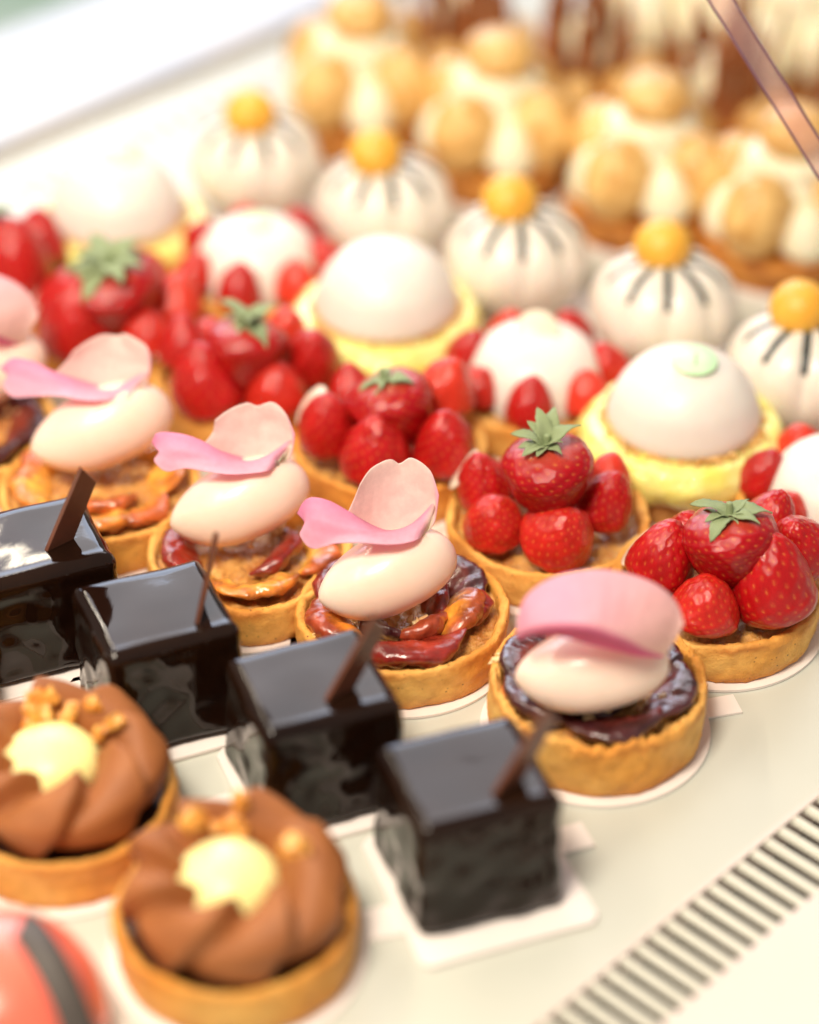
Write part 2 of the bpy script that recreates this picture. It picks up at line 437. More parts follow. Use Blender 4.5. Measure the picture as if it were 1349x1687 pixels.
stemm = lathe('stem', smooth_prof([(.10, 0), (.075, .12), (.07, .3), (.06, .36), (.001, .37)], 3), 'leaf', 10)
wdisc = flip(lathe('white_disc', [(.0001, 0), (.0098, 0), (.0102, .0003), (.0102, .0010), (.0098, .0013), (.0001, .0013)], 'disc', 48))

def put_berry(parent, px, py, wpx, z, tilt=(0, 0), kind=0, label=None, big=False, calyx=None, seed=0):
    """berry whose middle is seen at (px, py) at height z, wpx wide"""
    P = g(px, py, z)
    dep = (P-Vector(CC)).dot(Vector((0, math.cos(TH), -math.sin(TH))))
    r = wpx/2*dep/FPX*(1.10 if big else 1.12)
    loc = P-parent.location
    if big:
        o = part('strawberry', bigberry, parent, loc, (math.pi+tilt[0], tilt[1], seed*1.3), r, label)
        rnd = random.Random(seed+5)
        up = 1.1*.62
        n = 11
        for k in range(n):
            a = 2*math.pi*k/n+rnd.uniform(-.3, .3)
            el = calyx+rnd.uniform(-.4, .45)
            # berry is upside down: its local -z points up
            mx = Matrix.Translation((0, 0, -up*.90)) @ Matrix.Rotation(math.pi, 4, 'X') @ Matrix.Rotation(a, 4, 'Z') @ Matrix.Rotation(-el, 4, 'Y')
            l = part('leaf', leafm, o); l.matrix_local = mx @ Matrix.Scale(rnd.uniform(.50, .98), 4)
        st = part('stem', stemm, o); st.matrix_local = Matrix.Translation((0, 0, -up*.88)) @ Matrix.Rotation(math.pi, 4, 'X')
    else:
        o = part('strawberry', berries[kind % 4], parent, loc, (tilt[0], tilt[1], seed*2.1), r, label)
    return o

# ------------------------------------------------------------------ strawberry tarts
def strawberry_tart(cx, cy, label, cardlabel, cardme, items, disc, shell, rot):
    P = g(cx, cy, .018); P.z = 0
    c = part('cake_card', cardme, None, (P.x, P.y, 0)); tag(c, cardlabel, 'cake card', 'white cards under the pastries')
    t = thing('strawberry_tart', label, 'tart', (P.x, P.y, .0015), 0, 'strawberry tarts with a whole berry on top')
    part('tart_shell', shell, t, rot=(0, 0, rot)); part('filling', almond, t, rot=(0, 0, rot))
    for k, it in enumerate(items):
        put_berry(t, *it[:4], tilt=it[4], kind=it[5] if len(it) > 5 else k, big=(it[6] if len(it) > 6 else False), calyx=(it[7] if len(it) > 7 else .3), seed=k+rot)
    if disc:
        dx, dy, dz, ang, q, sc = disc
        Q = g(dx, dy, dz)-t.location; an = math.radians(ang)
        n = q*Vector((0, -.804, .595))+math.sqrt(1-q*q)*(Vector((1, 0, 0))*-math.sin(an)+Vector((0, .595, .804))*math.cos(an))
        part('white_chocolate_disc', wdisc, t, Q, n.to_track_quat('Z', 'Y').to_euler(), sc)
    return t
B = True
strawberry_tart(1180, 962, 'strawberry tart nearest the right edge, sharp, green calyx spread wide on its top berry',
    'round white card under the sharply focused strawberry tart by the vent side', card_mesh(RT+.0022), [
    (1090, 925, 104, .033, (.10, .22), 2), (1160, 1003, 112, .028, (.25, -.1), 1), (1273, 965, 132, .032, (.15, -.12), 2),
    (1315, 905, 104, .034, (.0, -.35), 0), (1140, 890, 90, .034, (-.3, .2), 0), (1262, 868, 90, .034, (-.35, -.2), 2),
    (1203, 893, 146, .046, (-.06, .10), 0, B, .25)], (1056, 902, .030, 48, .16, .95), shells[0], .3)
strawberry_tart(903, 853, 'strawberry tart with tall dark berry and upright calyx, behind the domed pink petal',
    'white card under the strawberry tart with the tall dark berry', card_plain, [
    (798, 800, 88, .030, (.0, .25), 0), (815, 862, 100, .026, (.2, .2), 1), (920, 882, 120, .027, (.5, -.1), 1),
    (996, 832, 88, .030, (.1, -.3), 2), (1003, 788, 70, .032, (-.2, -.3), 3), (850, 790, 70, .028, (-.3, 0), 0),
    (902, 777, 144, .048, (-.03, .05), 0, B, .75)], (766, 775, .032, 56, .18, .9), shells[1], 1.4)
strawberry_tart(643, 728, 'strawberry tart with bright green star calyx and an orange red berry at its back',
    'round white card under the third strawberry tart, hidden by its neighbours', card_plain, [
    (540, 705, 96, .032, (.0, .2), 2), (618, 748, 112, .030, (.1, .0), 0), (733, 738, 98, .031, (.0, -.05), 2),
    (733, 645, 96, .036, (-.2, -.1), 3), (578, 645, 70, .034, (-.3, .1), 0), (690, 690, 70, .03, (0, 0), 0),
    (645, 668, 134, .043, (.25, .0), 0, B, .1)], (515, 672, .036, 60, .42, .95), shells[2], 2.2)
strawberry_tart(405, 620, 'strawberry tart fourth from the front, blurred pale green calyx, left of the middle lemon dome',
    'round white card under the fourth strawberry tart', card_plain, [
    (303, 572, 82, .031, (.0, .2), 0), (341, 636, 116, .029, (.1, .1), 0), (455, 645, 98, .029, (.1, -.1), 1),
    (512, 592, 92, .031, (.0, -.3), 0), (470, 545, 70, .03, (-.2, -.1), 3), (345, 560, 70, .03, (-.2, .1), 1),
    (405, 575, 128, .043, (.2, .0), 0, B, .3)], (276, 560, .032, 62, .2, .95), shells[3], .9)
strawberry_tart(182, 520, 'strawberry tart fifth from the front, heavily blurred, white disc leaning at its left',
    'round white card under the fifth strawberry tart', card_plain, [
    (125, 535, 122, .030, (.1, .1), 2), (242, 552, 84, .028, (.1, -.1), 1), (292, 500, 80, .030, (.0, -.4), 3),
    (105, 500, 90, .030, (.0, .2), 0), (240, 450, 70, .032, (-.2, 0), 3), (140, 470, 60, .03, (-.2, 0), 1),
    (190, 478, 148, .043, (.15, .0), 0, B, .3)], (82, 484, .034, 40, .5, 1.0), shells[0], 3.1)
strawberry_tart(-38, 435, 'strawberry tart cut by the left edge, dark blurred berries farthest back in its row',
    'round white card under the strawberry tart at the left edge', card_plain, [
    (20, 448, 130, .032, (.1, -.1), 2), (62, 405, 90, .034, (.0, -.3), 0), (-60, 470, 120, .030, (.1, .1), 1),
    (-20, 400, 120, .043, (.15, .0), 0, B, .3)], None, shells[1], 4.1)

# ------------------------------------------------------------------ plum and peach tarts with quenelle and petal
def wedge_mesh(name, seed, skin, flesh, L=.044, w=.0160, h=.0110, bend=.0255, tilt=.30):
    V = []; C = []; nt, nc = 60, 30
    for i in range(nt):
        t = i/(nt-1); s = (math.sin(math.pi*(t*.96+.02)))**.6
        a = (t-.5)*L/bend
        cx, cy = bend*math.sin(a), bend*(math.cos(a)-1)
        for j in range(nc):
            b = 2*math.pi*j/nc
            # flattened wedge section: sharp crest, round skin side facing +y
            ox = math.cos(b)*w*.5*(1 if math.cos(b) > 0 else .8); oz = math.sin(b)*h*.5
            ox *= s; oz *= s*(1+.25*math.sin(a*3+seed))
            q = Vector((cx+math.sin(a)*ox, cy+math.cos(a)*ox, oz))
            k = nz3(q.x, q.y, q.z, 80, seed)*.0030+nz3(q.x, q.y, q.z, 220, seed)*.0014+nz3(q.x, q.y, q.z, 600, seed)*.0003
            nn = Vector((math.sin(a)*math.cos(b), math.cos(a)*math.cos(b), math.sin(b)))
            q = q+nn*k*s
            V.append((q.x, q.y, q.z+math.cos(b)*w*tilt*s))
            m = max(0, min(1, .5+1.3*math.cos(b)+.9*nz3(q.x, q.y, q.z, 110, seed+2)))
            C.append(tuple(flesh[k2]*(1-m)+skin[k2]*m for k2 in range(3)))
    F = []
    for i in range(nt-1):
        for j in range(nc):
            a = i*nc+j; b = i*nc+(j+1) % nc; F.append((a, b, b+nc, a+nc))
    F += [tuple(range(nc)), tuple(range(nt*nc-1, (nt-1)*nc-1, -1))]
    return flip(mesh(name, V, F, 'fruit', C))
RED, PEACH = (.22, .018, .014), (.72, .26, .035)
DPL, DFL = (.055, .012, .016), (.22, .035, .022)
OR1, OR2 = (.60, .20, .03), (.82, .42, .08)
w_plum = wedge_mesh('wedge_plum', 1, RED, (.30, .03, .015), L=.042)
w_mix = wedge_mesh('wedge_mix', 2, (.30, .05, .02), PEACH, L=.032, w=.017)
w_dark = wedge_mesh('wedge_dark', 3, DPL, DFL, L=.036)
w_dark2 = wedge_mesh('wedge_dark2', 6, DPL, (.16, .02, .02), L=.024, w=.013)
w_peach = wedge_mesh('wedge_peach', 4, OR1, OR2, L=.036, w=.017)
w_peach2 = wedge_mesh('wedge_peach2', 5, (.5, .12, .03), OR2, L=.026, w=.015)
w_plum2 = wedge_mesh('wedge_plum2', 7, RED, (.30, .05, .02), L=.024, w=.015, bend=.05)
w_slab = wedge_mesh('wedge_slab', 8, (.34, .07, .02), (.80, .34, .05), L=.028, w=.018, bend=.06)

def facet(me):
    me.polygons.foreach_set('use_smooth', [False]*len(me.polygons)); return me
def nut_mesh(seed):
    rnd = random.Random(seed)
    return facet(ellipsoid('nut_%d' % seed, .0024, .0019, .0013, 'nut', 6, 5, lambda d, a, b: nz3(d.x, d.y, d.z, 2.4, seed)*1.1))
nuts = [nut_mesh(k) for k in range(3)]

def quen_mesh():
    V = []; nx, na = 56, 40
    for i in range(nx):
        t = (i+.01)/(nx-1+.02); x = -1+2*t
        s = (1-abs(x)**2.4)**.55 if x > 0 else (1-abs(x)**2.0)**.66
        for j in range(na):
            a = 2*math.pi*j/na
            # soft ridge along the top back like a spooned quenelle
            k = 1+.05*max(0, math.cos(a-1.9))**3+.016*math.cos(a*9+x*1.5)*(1-x*x)*max(0, math.sin(a+.6))+.010*math.cos(a*4-1)
            y = math.cos(a)*s*k; z = math.sin(a)*s*k
            kk = .012*nz3(x, y, z, 1.6, 3)
            V.append((x*.0272, (y+kk)*.0162, (z*(.97 if z > 0 else .88)+kk)*.0156+.0020*math.sin(x*2.2)))
    F = []
    for i in range(nx-1):
        for j in range(na):
            a = i*na+j; b = i*na+(j+1) % na; F.append((a, b, b+na, a+na))
    F += [tuple(range(na)), tuple(range(nx*na-1, (nx-1)*na-1, -1))]
    return flip(mesh('quenelle', V, F, 'quenelle'))
quen = quen_mesh()

PX = .000222                         # metres per photograph pixel near the sharp petal
def up3(x, u, y):                    # x right, u apparent height, y depth -> local point
    return (x*PX, y, (u*PX-y*math.sin(TH))/math.cos(TH))
def vein(seed):
    def f(s, w):
        q = noise.noise(Vector((s*26, w*2.0, seed)))*.00016+noise.noise(Vector((s*5, w*5, seed)))*.0009*math.sin(math.pi*s)
        return Vector((0, -q*.6, q))
    return f
def petal_a(seed=0):
    rj = random.Random(seed)
    def jit(L, a=1.0):
        return [(x+rj.gauss(0, 2.2)*a*(seed > 0), u+rj.gauss(0, 2.2)*a*(seed > 0), y+rj.gauss(0, .0008)*(seed > 0)) for x, u, y in L]
    A = [(-178, 14, -.004), (-189, 0, -.006), (-170, -21, -.009), (-135, -13, -.011), (-95, -12, -.013), (-60, -14, -.013), (-30, -15, -.012), (-5, -10, -.009), (6, -4, -.005), (9, 0, -.002)]
    Bc = [(-182, 24, -.002), (-176, 26, -.004), (-150, 24, -.006), (-115, 14, -.007), (-85, 8, -.0065), (-55, 4, -.004), (-25, 8, -.001), (5, 20, .001), (18, 22, .002), (14, 4, .000)]
    Cc = [(-194, 36, .001), (-182, 56, .001), (-166, 62, .001), (-140, 56, .000), (-112, 40, .000), (-84, 23, .002), (-45, 6, .006), (-15, 12, .007), (12, 34, .006), (30, 52, .005), (20, 12, .002)]
    def cols(s, w):
        pk = np.array((.93, .40, .62)); lt = np.array((.95, .66, .74)); gr_ = np.array((.80, .82, .58))
        m = min(1, .25+.9*w*(1-s*.4)); c = lt*(1-m)+pk*m
        q = max(0, (s-.82)/.18); c = c*(1-q)+gr_*q
        return tuple(c)
    wing = loft('petal_wing', [[up3(*p) for p in jit(A)], [up3(*p) for p in jit(Bc, .5)], [up3(*p) for p in jit(Cc)]], 'petal', ns=70, nw=12, cols=cols, bulge=vein(seed))
    # standing lobe: from the fold up to the notched top edge
    D0 = [(-116, 30, .003), (-80, 4, .006), (-35, 0, .007), (-12, 6, .007), (10, 20, .006), (26, 36, .004), (20, 6, .001)]
    D1 = [(-102, 60, .006), (-72, 64, .011), (-42, 62, .013), (-14, 64, .013), (12, 62, .011), (33, 58, .007), (32, 24, .002)]
    D2 = [(-92, 84, .007), (-74, 110, .012), (-44, 125, .016), (-27, 119, .017), (-6, 128, .016), (24, 106, .012), (38, 66, .006)]
    def cols2(s, w):
        pk = np.array((.96, .70, .66)); lt = np.array((.96, .80, .74)); e = np.array((.94, .48, .66)); gr_ = np.array((.80, .82, .58))
        c = pk*(1-w)+lt*w
        q = max(0, (s-.78)/.22)*max(0, 1-w*1.4); c = c*(1-q)+gr_*q
        q = max(0, (s-.80)/.2)*w; c = c*(1-q)+e*q
        return tuple(c)
    lobe = loft('petal_lobe', [[up3(*p) for p in D0], [up3(*p) for p in jit(D1)], [up3(*p) for p in jit(D2, 1.4)]], 'petal', ns=70, nw=14, cols=cols2, bulge=vein(seed+9))
    import bmesh
    bm = bmesh.new(); bm.from_mesh(wing); bm.from_mesh(lobe); bm.to_mesh(wing); bm.free()
    wing.polygons.foreach_set('use_smooth', [True]*len(wing.polygons))
    return wing
def petal_b():
    o = (985, 1060)
    def q(x, y, d): return up3((x-o[0])*.93, (o[1]-y)*.93, d)
    A = [q(*p) for p in ((853, 1048, -.004), (880, 1040, -.006), (920, 1042, -.008), (965, 1055, -.009), (1010, 1066, -.008), (1050, 1076, -.007), (1088, 1080, -.002))]
    Bc = [q(*p) for p in ((848, 1044, -.006), (872, 1030, -.012), (915, 1022, -.016), (965, 1026, -.018), (1015, 1044, -.017), (1058, 1066, -.012), (1094, 1078, -.002))]
    C1 = [q(*p) for p in ((850, 1030, -.004), (872, 1000, -.004), (920, 985, -.004), (980, 982, -.003), (1040, 1000, -.003), (1085, 1025, -.003), (1108, 1058, -.001))]
    D = [q(*p) for p in ((852, 1015, .002), (868, 978, .008), (915, 948, .012), (985, 936, .014), (1062, 952, .012), (1110, 985, .009), (1127, 1025, .003))]
    def cols(s, w):
        pk = np.array((.95, .50, .62)); dk = np.array((.94, .24, .48)); lt = np.array((.96, .82, .66))
        if w < .34: return tuple(dk*(1-w)+pk*w*.6)
        m = max(0, min(1, (s-.35)*1.5*(1.2-w*.6))); c = pk*(1-m)+lt*m
        return tuple(c)
    return loft('petal_b', [A, Bc, C1, D], 'petal', ns=70, nw=10, cols=cols, bulge=vein(31))
pet_a = petal_a(); pet_a2 = petal_a(3); pet_a3 = petal_a(8); pet_b = petal_b()

def plum_tart(name, cx, cy, z, label, cardlabel, cardme, shell, fz, wedges, q, p, nutspots, seed):
    P = g(cx, cy, z)
    c = part('cake_card', cardme, None, (P.x, P.y, 0)); tag(c, cardlabel, 'cake card', 'white cards under the pastries')
    t = thing(name, label, 'tart', (P.x, P.y, .0015), 0, 'fruit tarts with cream quenelle and petal')
    part('tart_shell', shell, t, rot=(0, 0, seed))
    part('filling', almond, t, (0, 0, fz-.0135), (0, 0, seed))
    for me, ang, rad, roll, sc in wedges:
        a = math.radians(ang)
        rad = min(rad, .0262); o = part('fruit_wedge', me, t, (rad*math.cos(a), rad*math.sin(a), fz+.0035), (0, 0, 0), sc)
        o.rotation_euler = (Matrix.Rotation(a-math.pi/2, 3, 'Z') @ Matrix.Rotation(roll, 3, 'X')).to_euler()
    rnd = random.Random(seed)
    for nx, ny, cnt in nutspots:
        for k in range(cnt):
            Q = g(nx+rnd.gauss(0, 14), ny+rnd.gauss(0, 6), fz+.005+rnd.uniform(-.001, .002))-t.location
            part('nut_piece', nuts[k % 3], t, Q, (rnd.uniform(0, 6), rnd.uniform(0, 6), 0), rnd.uniform(.7, 1.15))
    qx, qy, qz, qa, qp, qs = q
    Q = g(qx, qy, qz)-t.location
    qo = part('cream_quenelle', quen, t, Q, sc=qs)
    qo.rotation_euler = (Matrix.Rotation(math.radians(qa), 3, 'Z') @ Matrix.Rotation(math.radians(qp), 3, 'Y')).to_euler()
    if p:
        me, x, y, zz, rz, sc = p
        Q = g(x, y, zz)-t.location
        part('rose_petal', me, t, Q, (0, 0, math.radians(rz)), sc)
    return t
plum_tart('plum_tart', 662, 1003, .018, 'plum tart in sharp focus, peach cream quenelle under an upright pale pink petal',
    'round white card under the sharply focused plum tart', card_mesh(RT+.0022), shells[2], .0135,
    [(w_plum, -80, .0262, -.35, 1.05), (w_slab, -12, .0215, -.1, 1.0), (w_dark, 38, .0262, -.3, 1.0), (w_plum2, -2, .0275, -.4, .9), (w_plum, 150, .028, -.2, .9), (w_mix, 205, .0262, -.4, 1.0), (w_dark, 95, .029, -.2, 1), (w_dark2, -118, .0150, .2, .9), (w_mix, -55, .0150, .1, .75), (w_plum2, 20, .0130, .1, .8)],
    (638, 948, .0345, 22, -3, 1.0), (pet_a, 685, 882, .050, 0, 1.0), [(690, 1030, 7), (745, 995, 5), (560, 1045, 3)], 1)
plum_tart('plum_tart', 985, 1118, .024, 'front plum tart with dark sticky fruit and a domed pink petal, rim broken at left',
    'round white card with a side tab under the front plum tart', card_mesh(RT+.0016, math.radians(14), .010, .013), shell_tall, .0185,
    [(w_dark, -80, .0275, -.3, 1.05), (w_dark, -20, .029, -.3, 1.0), (w_dark2, 30, .030, -.3, 1.0), (w_dark, 160, .029, -.25, 1.05), (w_dark, 205, .0285, -.2, 1.0), (w_dark2, 245, .018, 0, 1.0), (w_dark2, -60, .014, 0, .9), (w_dark, 95, .029, -.2, 1), (w_peach2, 188, .036, -.5, .85)],
    (975, 1103, .041, 8, 3, 1.0), (pet_b, 985, 1062, .0545, 0, 1.0), [(830, 1085, 4), (885, 1130, 5), (990, 1175, 6), (1080, 1150, 4)], 2)
plum_tart('peach_tart', 412, 905, .018, 'peach tart with one dark slice at its left rim, curled pink petal on cream',
    'round white card under the peach tart with one dark slice', card_mesh(RT+.0022), shells[3], .0135,
    [(w_peach, -85, .026, -.25, 1.05), (w_plum, 188, .031, -.2, .85), (w_peach2, -15, .028, -.3, .9), (w_peach, 30, .028, -.2, 1), (w_plum, -22, .013, 0, .8), (w_peach, 95, .028, -.2, 1), (w_peach, -130, .028, -.2, .9)],
    (395, 828, .036, 20, -4, 1.03), (pet_a2, 448, 765, .0515, -5, (1.06, 1, .76)), [(360, 895, 5), (470, 880, 4), (420, 890, 4)], 3)
plum_tart('peach_tart', 165, 800, .018, 'golden peach tart covered in fruit, behind the leftmost chocolate cube',
    'round white card under the golden peach tart', card_plain, shells[0], .0135,
    [(w_peach, -95, .027, -.25, 1.1), (w_peach2, -45, .028, -.3, 1.0), (w_peach, 190, .029, -.3, 1), (w_peach2, 150, .029, -.2, 1), (w_peach, 20, .028, -.2, 1), (w_peach2, -75, .014, 0, 1.0), (w_peach, 95, .028, -.2, 1)],
    (168, 706, .037, 18, -4, 1.08), (pet_a3, 208, 648, .052, -8, (1.16, 1.05, .72)), [(215, 775, 12), (160, 765, 4), (110, 760, 4)], 4)
plum_tart('plum_tart', -65, 705, .018, 'plum tart cut by the left edge, dark fruit showing right of its cream',
    'round white card under the plum tart at the left edge', card_plain, shells[1], .0135,
    [(w_dark, -60, .0275, -.25, 1.05), (w_dark, -5, .029, -.3, 1.0), (w_plum, -110, .028, -.2, 1), (w_dark, 50, .028, -.2, 1), (w_dark2, 150, .028, 0, 1)],
    (-35, 610, .037, 15, -4, 1.05), (pet_b, -60, 552, .054, 0, 1.05), [(20, 665, 8), (45, 650, 4)], 5)

# ------------------------------------------------------------------ chocolate glazed cubes
def cube_mesh(seed):
    def disp(p, n):
        k = nz3(p.x, p.y, p.z, 38, seed)*.0012+nz3(p.x, p.y, p.z, 150, seed)*.00022*(1-.85*abs(n.z))
        out = n*k
        side = 1-abs(n.z)
        low = max(0, min(1, (-.008-p.z)/.012))
        out = out+Vector((p.x, p.y, 0)).normalized()*(side*(nz3(p.x, p.y, p.z, 110, seed+4)*.0012*(1 if p.z < .015 else .2)+low*.0012+low*max(0, nz3(p.x, p.y, 0, 170, seed))*.0018))
        if p.z > .018:                                   # the glaze stands up a little at the rim of the top
            e = max(abs(p.x), abs(p.y))/.0240
            e2 = max(p.y/.0235, p.x/.0270, -p.x/.0290); out.z += -.0020*max(0, (min(e2, 1)-.66)/.34)**2.0+.0004*math.exp(-((p.y+.0195)/.0016)**2)+nz3(p.x, p.y, 0, 170, seed)*.0006*math.exp(-((e-1)/.05)**2)
        return out
    return rbox('glazed_cube_%d' % seed, .0495, .0470, .0475, .0042, 'glaze', 40, disp)
def plaque_mesh():
    P = [(-.0055, 0), (.0055, 0), (.0075, .030), (-.0015, .0385)]
    V = [(x, -.0008, z) for x, z in P]+[(x, .0008, z) for x, z in P]
    F = [(0, 1, 2, 3), (7, 6, 5, 4)]+[((i+1) % 4, i, 4+i, 4+(i+1) % 4) for i in range(4)]
    return mesh('plaque', V, F, 'plaque', smooth=False)
plq = plaque_mesh()
def sq_card(s, tab, tl=.012, tw=.012):
    h = s/2; c = .003
    me = slab('square_card', [(-h+c, -h), (h-c, -h), (h, -h+c), (h, h-c), (h-c, h), (-h+c, h), (-h, h-c), (-h, -h+c)], .0003, .0022, 'card', bev=.0004)
    import bmesh
    bm = bmesh.new(); bm.from_mesh(me)
    for (x, y, dx, dy) in tab:
        q = [(x-dy*tw/2, y+dx*tw/2), (x+dy*tw/2, y-dx*tw/2), (x+dx*tl+dy*tw/2, y+dy*tl-dx*tw/2), (x+dx*tl-dy*tw/2, y+dy*tl+dx*tw/2)]
        m2 = slab('t', q, .0003, .0016, 'card'); bm.from_mesh(m2)
    bm.to_mesh(me); bm.free(); return me
for k, (px, py, rot, lab, clab, pl, cs) in enumerate([
    (771, 1270, 20, 'front chocolate cube, glossy dark glaze dull on its near face, beside the front plum tart', 'square white card with side tab under the front chocolate cube', (832, 1302, 40, 20), .060),
    (515, 1119, 21, 'glossy chocolate cube second from the front, wide plaque leaning before the focused plum tart', 'square white card under the second chocolate cube', (556, 1148, 40, 21), .054),
    (255, 998, 23, 'glossy chocolate cube third from the front, its thin plaque seen edge on', 'square white card under the third chocolate cube', (328, 1014, 84, 12), .054),
    (55, 886, 22, 'glossy chocolate cube at the left edge, brown plaque upright on silvery reflecting glaze', 'square white card under the leftmost chocolate cube', (95, 903, 42, 19), .056)]):
    P = g(px, py+6, .0475); r = math.radians(rot)
    cs += .003; c = part('cake_card', sq_card(cs, [(cs/2, .008, 1, 0)] if k in (0,) else ([(-cs/2, 0, -1, 0)] if k == 1 else [])), None, (P.x+(.004 if k == 0 else 0), P.y-(.002 if k == 0 else 0), 0), (0, 0, r)); tag(c, clab, 'cake card', 'white cards under the pastries')
    t = thing('chocolate_cube', lab, 'cake', (P.x, P.y, .0022), r, 'glazed chocolate cubes')
    part('glazed_body', cube_mesh(20+k*3), t)
    qx, qy, rz, lean = pl
    Q = g(qx, qy, .0485)-t.location; Q = Matrix.Rotation(-r, 3, 'Z') @ Q
    part('chocolate_plaque', plq, t, Q, (Matrix.Rotation(-r, 3, 'Z') @ Matrix.Rotation(math.radians(lean), 3, 'Y') @ Matrix.Rotation(math.radians(rz), 3, 'Z')).to_euler())

# ------------------------------------------------------------------ lemon dome tarts
lem_shell = lathe('lemon_shell', smooth_prof([(.028, .0002), (.0355, .0004), (.0368, .003), (.0372, .010), (.0372, .017), (.034, .0185)], 4), 'crumb', 110,
                  lambda x, y, z, j, a: (nz3(x, y, z, 120, 5)*.0018+nz3(x, y, z, 420, 5)*.0009, 0))
curdm = flip(lathe('curd_disc', smooth_prof([(.0345, .0125), (.0390, .0125), (.0415, .0155), (.0422, .0215), (.0395, .0262), (.0365, .0280), (.028, .0285), (.0001, .0288)], 5), 'curd', 96,
              lambda x, y, z, j, a: (nz3(x, y, z, 45, 8)*.0016+nz3(x, y, z, 160, 8)*.0010, (nz3(x, y, 0, 90, 8)*.0034-.0006 if z < .021 else nz3(x, y, 0, 120, 9)*.0012))))
domem = flip(lathe('dome', smooth_prof([(.0285, .0285), (.0305, .0295), (.0310, .0320), (.0300, .0365), (.0265, .0450), (.0200, .0525), (.0120, .0567), (.0050, .0583), (.0001, .0585)], 5), 'dome', 72))
def crumb_bits():
    rn = random.Random(3); V = []; F = []
    for k in range(420):
        a = rn.uniform(0, 6.2832); r = .0306+abs(rn.gauss(0, .0017)); q = rn.uniform(.0006, .0015); b = len(V)
        R3 = Euler((rn.uniform(0, 6), rn.uniform(0, 6), rn.uniform(0, 6))).to_matrix()
        c = Vector((r*math.cos(a), r*math.sin(a), .0288+rn.uniform(0, .0016)*(1 if r < .0325 else .3)))
        for d in ((1, 0, 0), (-.5, .87, 0), (-.5, -.87, 0), (0, 0, 1.2), (0, 0, -.9)):
            V.append(tuple(c+R3 @ Vector(d)*q))
        F += [(b, b+1, b+3), (b+1, b+2, b+3), (b+2, b, b+3), (b+1, b, b+4), (b+2, b+1, b+4), (b, b+2, b+4)]
    return mesh('collar_crumbs', V, F, 'choux', smooth=False)
crumbs_m = crumb_bits()
mintm = flip(lathe('mint_disc', [(.0001, 0), (.0078, 0), (.0082, .0004), (.0078, .0009), (.0001, .0009)], 'mint', 40))
markm = slab('m', [(-.0004, -.003), (.0004, -.003), (.0012, .003), (.0004, .003)], .0009, .0011, 'leaf')
for (cx, cy, lab, cl, mnt) in [(1125, 697, 'lemon tart with white dome nearest the front, mint green disc on its crown', 'white card under the nearest lemon dome tart', (.002, -.0035)),
                          (636, 512, 'lemon tart with white dome in the middle of the picture, plain crown', 'white card under the middle lemon dome tart', None),
                          (195, 362, 'lemon tart with white dome farthest left, very blurred against the cream shelf', 'white card under the farthest left lemon dome tart', (.002, .003))]:
    P = g(cx, cy, .028); 
    c = part('cake_card', card_plain, None, (P.x, P.y, 0), sc=(.95, .95, 1)); tag(c, cl, 'cake card', 'white cards under the pastries')
    t = thing('lemon_dome_tart', lab, 'tart', (P.x, P.y, .0015), 0, 'lemon tarts with white domes')
    part('tart_shell', lem_shell, t); part('lemon_curd', curdm, t); cr = part('collar_crumbs', crumbs_m, t, (0, 0, 0), (0, 0, cx)); cr['kind'] = 'stuff'; part('mousse_dome', domem, t)
    if mnt:
        o = part('mint_disc', mintm, t, (mnt[0], mnt[1], .0588), (.13, .05, 0), 1.15); part('disc_mark', markm, o)

# ------------------------------------------------------------------ strawberry tarts with a cream dome
def drip(x, y, z, j, a):
    s = abs(math.sin(a*3.5))
    low = max(0, 1-(z-.016)/.016)
    return (-.010*low*(1-s), 0)
creamm = flip(lathe('cream_dome', smooth_prof([(.0315, .0135), (.0320, .017), (.0305, .024), (.0265, .0315), (.0190, .0375), (.009, .0403), (.0001, .0408)], 6), 'dome', 98, drip))
for (cx, cy, lab, cl, base) in [(1380, 825, 'strawberry ring tart with cream dome cut by the right edge', 'white card under the cream dome tart at the right edge', 0.2),
                                (882, 628, 'strawberry ring tart with cream dome and standing pale disc, between two lemon dome tarts', 'white card under the middle cream dome tart', .1),
                                (425, 446, 'strawberry ring tart with cream dome, blurred, behind the fourth strawberry tart', 'white card under the farthest cream dome tart', .0)]:
    P = g(cx, cy, .018)
    c = part('cake_card', card_plain, None, (P.x, P.y, 0)); tag(c, cl, 'cake card', 'white cards under the pastries')
    t = thing('cream_dome_tart', lab, 'tart', (P.x, P.y, .0015), 0, 'strawberry tarts with cream domes')
    part('tart_shell', shells[1], t, rot=(0, 0, cx)); part('filling', almond, t)
    part('cream_dome', creamm, t, rot=(0, 0, base), sc=(.92, .92, 1))
    for k in range(7):
        a = base+math.pi*k/3.5
        r = .0300
        o = part('strawberry', berries[(k+1) % 4], t, (r*math.cos(a), r*math.sin(a), .0225), (0, 0, 0), .0108)
        o.rotation_euler = (Matrix.Rotation(a, 3, 'Z') @ Matrix.Rotation(-.25, 3, 'Y')).to_euler()
    part('pale_disc', wdisc if cx > 800 else mintm, t, (0, 0, .0412), (.7 if cx > 800 else .1, 0, 0), .9)

